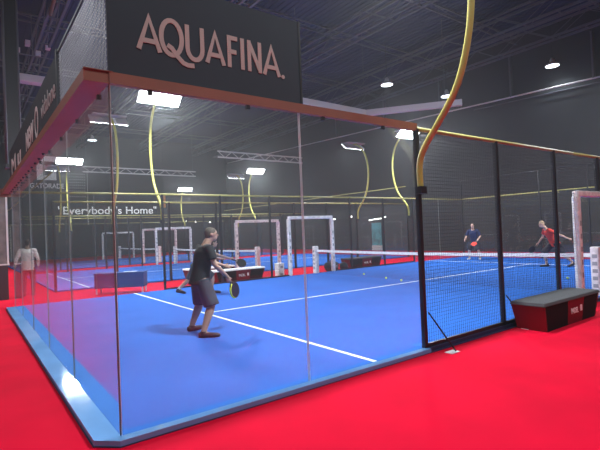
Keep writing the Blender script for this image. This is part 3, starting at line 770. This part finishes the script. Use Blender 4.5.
def person(label, loc, rz, J, cl, voxel=.012, s=1.0, skin='skin', hair='hair', group=None, face=True):
    """J: joints in local axes (x right, y forward, z up). cl: clothing materials"""
    t = thing('person', label, 'person', loc, rz, group)
    J = {k: Vector(v) for k, v in J.items()}
    lat = (J['shR']-J['shL']).normalized(); lath = (J['hipR']-J['hipL']).normalized()
    pel = (J['hipR']+J['hipL'])/2; nb = (J['shR']+J['shL'])/2
    spine = (nb-pel)
    fwdv = Vector((0, 1, 0))
    # --- body
    b = MB()
    b.tube([pel-spine*.14, pel, pel+spine*.3, pel+spine*.55, pel+spine*.82, nb, nb+spine*.06],
           [(.11, .085), (.155, .105), (.135, .095), (.15, .105), (.165, .11), (.13, .085), (.07, .06)], n=16, lat=lat)
    hd = J['head']; hdir = Vector(J.get('look', (0, 1, 0))).normalized()
    b.tube([nb-spine*.05, nb+(hd-nb)*.5, hd-V(0, 0, .05)], [.08, .062, .056], n=12)
    hz = math.atan2(-hdir.x, hdir.y)
    R = Matrix.Rotation(hz, 3, 'Z')
    b.ball(hd+V(0, 0, .02), (.074, .092, .108), 18, 12, R)
    b.ball(hd+R@V(0, .028, -.055), (.052, .062, .062), 14, 10, R)
    b.tube([hd+R@V(0, .085, .02), hd+R@V(0, .108, -.018), hd+R@V(0, .088, -.03)], [.008, .016, .012], n=6)   # nose
    b.tube([hd+R@V(-.022, .083, -.052), hd+R@V(0, .092, -.052), hd+R@V(.022, .083, -.052)], .007, n=6)        # lips
    for sx in (-1, 1): b.ball(hd+R@V(sx*.077, -.005, 0), (.010, .02, .032), 8, 6, R)
    for sd in ('L', 'R'):
        sh, el, wr = J['sh'+sd], J['el'+sd], J['wr'+sd]
        b.tube([nb+(sh-nb)*.55, sh, sh+(el-sh)*.35, el, el+(wr-el)*.3, wr], [.062, .057, .050, .038, .042, .026], n=12)
        sgn = 1 if sd == 'R' else -1
        hn = J.get('palm'+sd, V(-sgn, .3, 0)); hdv = J.get('hand'+sd, wr-el)
        hand_mb(b, wr, hdv, hn, 1.0, curl=J.get('curl', V(.7, 0, 0)).x, thumb_side=(1 if sd == 'R' else -1))
        hp, kn, an, toe = J['hip'+sd], J['kn'+sd], J['an'+sd], J['toe'+sd]
        b.tube([hp+V(0, 0, .03), hp+(kn-hp)*.25, kn-(kn-hp)*.25, kn, kn+(an-kn)*.25, kn+(an-kn)*.6, an], [.085, .090, .072, .060, .066, .052, .040], n=14)
        ft = (toe-an); ft.z = 0
        b.tube([an, an+ft*.3+V(0, 0, -.035), toe+V(0, 0, .03)-V(0, 0, 0)], [.036, .034, .022], n=8)
    body = remeshed(b, 'body', skin, t, voxel, 4)
    # --- face bits
    if face:
        for sx in (-1, 1):
            e = MB().ball(hd+R@V(sx*.029, .083, .012), .0105, 8, 6).build('eye', 'racket', body, smooth=True)
    # --- hair
    h = MB()
    h.ball(hd+R@V(0, -.010, .038), (.079, .094, .098), 20, 12, R)
    h.ball(hd+R@V(0, -.035, -.01), (.070, .062, .075), 16, 10, R)
    ho = remeshed(h, 'hair', hair, t, .012, 3)
    # --- shirt
    g = MB(); e = .022
    sl = cl.get('sleeve', .62)
    g.tube([pel-spine*.20, pel+spine*.08, pel+spine*.35, pel+spine*.6, pel+spine*.85, nb+spine*.02, nb+spine*.075],
           [(.192, .162), (.186, .145), (.172, .132), (.185, .138), (.196, .135), (.14, .10), (.068, .062)], n=18, lat=lat)
    for sd in ('L', 'R'):
        sh, el, wr = J['sh'+sd], J['el'+sd], J['wr'+sd]
        if sl <= 1: g.tube([nb+(sh-nb)*.45, sh, sh+(el-sh)*.3, sh+(el-sh)*sl], [.075, .075, .070, .072], n=12)
        else: g.tube([nb+(sh-nb)*.45, sh, sh+(el-sh)*.4, el, el+(wr-el)*.93], [.075, .073, .064, .054, .040], n=12)
    remeshed(g, 'shirt', cl['shirt'], t, .014, 5)
    # --- shorts / trousers
    g = MB()
    g.tube([pel+spine*.2, pel, pel-spine*.16], [(.155, .125), (.176, .135), (.15, .12)], n=16, lat=lath)
    for sd in ('L', 'R'):
        hp, kn, an = J['hip'+sd], J['kn'+sd], J['an'+sd]
        if cl.get('long'): g.tube([hp, hp+(kn-hp)*.3, kn, kn+(an-kn)*.5, an], [.108, .105, .075, .066, .062], n=14)
        else: g.tube([hp, hp+(kn-hp)*.3, hp+(kn-hp)*.6, hp+(kn-hp)*1.03], [.108, .116, .116, .118], n=14)
    remeshed(g, 'trousers' if cl.get('long') else 'shorts', cl['shorts'], t, .014, 4)
    # --- shoes
    for sd in ('L', 'R'):
        an, toe = J['an'+sd], J['toe'+sd]; ft = (toe-an); ft.z = 0; ft.normalize()
        base = V(an.x, an.y, min(toe.z, an.z-.075)+.0)
        sd_lat = Vector((ft.y, -ft.x, 0)); pitch_ = V(0, 0, (an.z-.08)-toe.z)
        g = MB()
        heel = an-ft*.06+V(0, 0, -.045); 
        g.tube([heel-ft*.01, heel+ft*.05, an+ft*.10+(toe-an)*.0+V(0, 0, -.05)-pitch_*.5, toe-ft*.03+V(0, 0, .032), toe+ft*.015+V(0, 0, .024)],
               [(.038, .042), (.050, .052), (.055, .046), (.055, .038), (.036, .026)], n=12, lat=sd_lat)
        g.tube([an+V(0, 0, .02), an+V(0, 0, -.04)], [.044, .05], n=12)
        remeshed(g, 'shoe', cl['shoe'], t, .010, 3)
        if cl.get('sock'):
            MB().tube([an+V(0, 0, .0), an+(J['kn'+sd]-an)*.28], [.040, .046], n=12).build('sock', cl['sock'], t, smooth=True)
    return t

def racket(label, wrist, direc, face_n, group=None, trim='neon', facem='racket'):
    d = Vector(direc).normalized(); n = Vector(face_n); n = (n-d*n.dot(d)).normalized(); w = d.cross(n)
    t = thing('padel_racket', label, 'racket', tuple(wrist), 0, group)
    o = Vector((0, 0, 0))
    MB().tube([o-d*.04, o+d*.10], .016, n=10).build('grip', 'racket', t, smooth=True)
    c = o+d*.27; pts = []
    for i in range(28):
        a = 2*PI*i/28; pts.append(c+d*(.135*math.cos(a))+w*(.125*math.sin(a)))
    fr = MB().tube(pts, [(.019, .010)]*28, n=8, lat=n, close=True).build('frame', 'racket', t, smooth=True)
    if trim: MB().tube([c+(p-c)*1.03 for p in pts[3:15]], [(.0205, .010)]*12, n=8, lat=n).build('frame_trim', trim, t, smooth=True)
    face = MB(); k = len(pts)
    inner = [c+(p-c)*.97 for p in pts]
    face.add([p+n*.012 for p in inner]+[p-n*.012 for p in inner], [tuple(range(k)), tuple(range(2*k-1, k-1, -1))]+[(i, i+k, (i+1) % k+k, (i+1) % k) for i in range(k)])
    face.build('hitting_face', facem, t)
    MB().tube([o+d*.09, o+d*.13+w*.05, o+d*.17+w*.075], .012, n=6).build('throat', 'racket', t, smooth=True)
    MB().tube([o+d*.09, o+d*.13-w*.05, o+d*.17-w*.075], .012, n=6).build('throat', 'racket', t, smooth=True)
    return t

# player in black (nearest)
J1 = dict(hipL=(-.10, 0, .94), hipR=(.10, -.01, .93), shL=(-.20, .10, 1.47), shR=(.20, .07, 1.46), head=(.02, .19, 1.69), look=(.30, 1, 0),
          elR=(.27, .12, 1.17), wrR=(.25, .32, .96), elL=(-.30, .25, 1.22), wrL=(-.20, .48, 1.12),
          knR=(.20, .07, .50), anR=(.27, -.10, .085), toeR=(.40, .08, 0), knL=(-.22, .08, .50), anL=(-.30, -.04, .085), toeL=(-.34, .17, 0),
          handR=(.0, .3, -1), palmR=(-1, .2, 0))
P1 = Vector((2.18, 3.20, 0)); 
pl = person('player in black T-shirt and grey shorts seen from behind, holding a racket low', P1, -PI/2, J1, dict(shirt='shirt_black', shorts='shorts', shoe='shoe', sleeve=.66), .010, hair='hair_short')
pl.scale = (1.12, 1.14, .985)
R1 = Matrix.Rotation(-PI/2, 3, 'Z')
racket('black and yellow padel racket in the low hand of the nearest player', P1+R1@V(.28, .385, .90), R1@V(-.16, .30, -.42), R1@V(1, .5, .1))
# teammate mostly hidden behind
J4 = dict(hipL=(-.11, -.05, .80), hipR=(.11, 0, .78), shL=(-.19, .30, 1.22), shR=(.19, .33, 1.20), head=(.0, .48, 1.42), look=(0, 1, 0),
          elR=(.30, .62, 1.06), wrR=(.28, .90, .97), elL=(-.28, .5, .98), wrL=(-.15, .7, .95),
          knR=(.16, .40, .48), anR=(.2, .36, .085), toeR=(.22, .6, 0), knL=(-.2, -.22, .42), anL=(-.2, -.55, .14), toeL=(-.22, -.36, 0))
P4 = Vector((4.32, 8.2, 0)); a4 = -PI/2-.35; R4 = Matrix.Rotation(a4, 3, 'Z')
person('teammate lunging behind the nearest player, only arm, racket and trailing foot showing', P4, a4, J4, dict(shirt='shirt_black', shorts='shorts', shoe='shoe', sleeve=.5, sock='shoe_w'), .012)
racket('dark grey padel racket held out by the hidden teammate', P4+R4@V(.28, .98, .93), R4@V(0, 1, -.45), R4@V(.8, .1, .5), trim=None)
# opponents
J2 = dict(hipL=(-.11, 0, .86), hipR=(.11, 0, .86), shL=(-.20, .14, 1.36), shR=(.20, .14, 1.36), head=(.0, .2, 1.60), look=(0, 1, 0),
          elR=(.32, .12, 1.12), wrR=(.34, .30, .95), elL=(-.32, .14, 1.10), wrL=(-.24, .34, .93),
          knR=(.20, .16, .46), anR=(.24, .0, .085), toeR=(.27, .22, 0), knL=(-.20, .16, .46), anL=(-.24, .0, .085), toeL=(-.27, .22, 0))
P2 = Vector((18.3, 8.3, 0)); a2 = PI/2+.35; R2 = Matrix.Rotation(a2, 3, 'Z')
person('opponent in navy top waiting at the back of the court', P2, a2, J2, dict(shirt='shirt_navy', shorts='trousers', shoe='shoe_w', sleeve=.9), .012, skin='skin_pale')
racket('red padel racket in front of the opponent in navy', P2+R2@V(-.20, .36, .92), R2@V(.2, .45, -.4), R2@V(.2, 1, .3), trim='shirt_red', facem='shirt_red')
J3 = dict(hipL=(-.11, -.04, .88), hipR=(.11, 0, .88), shL=(-.19, .22, 1.34), shR=(.20, .26, 1.33), head=(.02, .44, 1.56), look=(.1, 1, -.2),
          elL=(-.34, .20, 1.10), wrL=(-.36, .38, .86), elR=(.38, .02, 1.16), wrR=(.42, -.28, 1.02),
          knL=(-.16, .30, .50), anL=(-.18, .18, .085), toeL=(-.2, .42, 0), knR=(.2, -.18, .48), anR=(.24, -.52, .14), toeR=(.28, -.32, 0))
P3 = Vector((16.2, 3.75, 0)); a3 = PI/2-.6; 
# faces left in the picture: the arm nearest the picture's left is the low racket arm
J3 = {k: (Vector((-v[0], v[1], v[2]))) for k, v in J3.items()}
sw = {}
for k, v in J3.items():
    if k[-1] in 'LR' and k != 'look': sw[k[:-1]+('R' if k[-1] == 'L' else 'L')] = v
    else: sw[k] = v
J3 = sw
R3 = Matrix.Rotation(a3, 3, 'Z')
person('opponent in red shirt striding with arms swung out, near the right post', P3, a3, J3, dict(shirt='shirt_red', shorts='trousers', shoe='shoe', sleeve=.6), .012, skin='skin_pale', hair='hair_fair')
racket('black padel racket in the low hand of the opponent in red', P3+R3@V(.36, .42, .80), R3@V(0, .7, -.55), R3@V(1, .2, .2), trim=None)
# walker
JW = dict(hipL=(-.10, 0, .93), hipR=(.10, 0, .93), shL=(-.20, .02, 1.46), shR=(.20, .02, 1.46), head=(.0, .05, 1.69), look=(0, 1, 0),
          elR=(.29, .0, 1.16), wrR=(.28, .14, .93), elL=(-.31, -.04, 1.17), wrL=(-.36, .04, .93),
          knR=(.13, .1, .5), anR=(.12, .03, .085), toeR=(.14, .26, 0), knL=(-.12, -.02, .5), anL=(-.12, -.22, .12), toeL=(-.14, .0, 0))
person('person in white printed shirt and dark trousers walking away on the red floor', (.58, 12.85, -.05), -.12, JW, dict(shirt='shirt_white', shorts='trousers', shoe='shoe', sleeve=2, long=True), .012)

# ------------------------------------------------------------------ hall fill and render settings
for i, (x, y) in enumerate(((1.5, -4.5), (8.5, -4.5), (-6, 2), (-6, 14))):  # unseen fill lamps added to brighten the red carpet
    l = bpy.data.lights.new('fill_lamp', 'AREA'); l.shape = 'DISK'; l.size = .8; l.energy = 330; l.color = (.92, .97, 1)
    lo = bpy.data.objects.new('fill_light_source', l); COL.objects.link(lo); lo.location = (x, y, 9.6)
    t = thing('pendant_lamp', 'added fill lamp above the red aisle outside the picture', 'lamp', (x, y, 9.7), 0, 'added aisle fill lamps')
    MB().tube([(0,0,0), (0,0,.06), (0,0,.2)], [.42, .40, .14], n=20).build('lamp_shade', 'case', t, smooth=True)
    MB().tube([(0,0,.2), (0,0,2.7)], .012, n=5).build('cord', 'black', t)

w = bpy.data.worlds.new('world'); sc.world = w; w.use_nodes = True
w.node_tree.nodes['Background'].inputs['Color'].default_value = (.09, .11, .17, 1)
vs = w.node_tree.nodes.new('ShaderNodeVolumeScatter')   # thin haze added to the hall air for glow around lamps
vs.inputs['Density'].default_value = HAZE; vs.inputs['Anisotropy'].default_value = .72; vs.inputs['Color'].default_value = (.95, .97, 1, 1)
w.node_tree.links.new(vs.outputs[0], w.node_tree.nodes['World Output'].inputs['Volume'])
w.node_tree.nodes['Background'].inputs['Strength'].default_value = .5
sc.view_settings.view_transform = 'Standard'; sc.view_settings.look = 'None'
sc.view_settings.exposure = 0.0; sc.view_settings.gamma = 1.0; sc.view_settings.use_curve_mapping = False
sc.cycles.transparent_max_bounces = 32
sc.cycles.max_bounces = 6; sc.cycles.volume_bounces = 0; sc.cycles.glossy_bounces = 3; sc.cycles.sample_clamp_indirect = 6
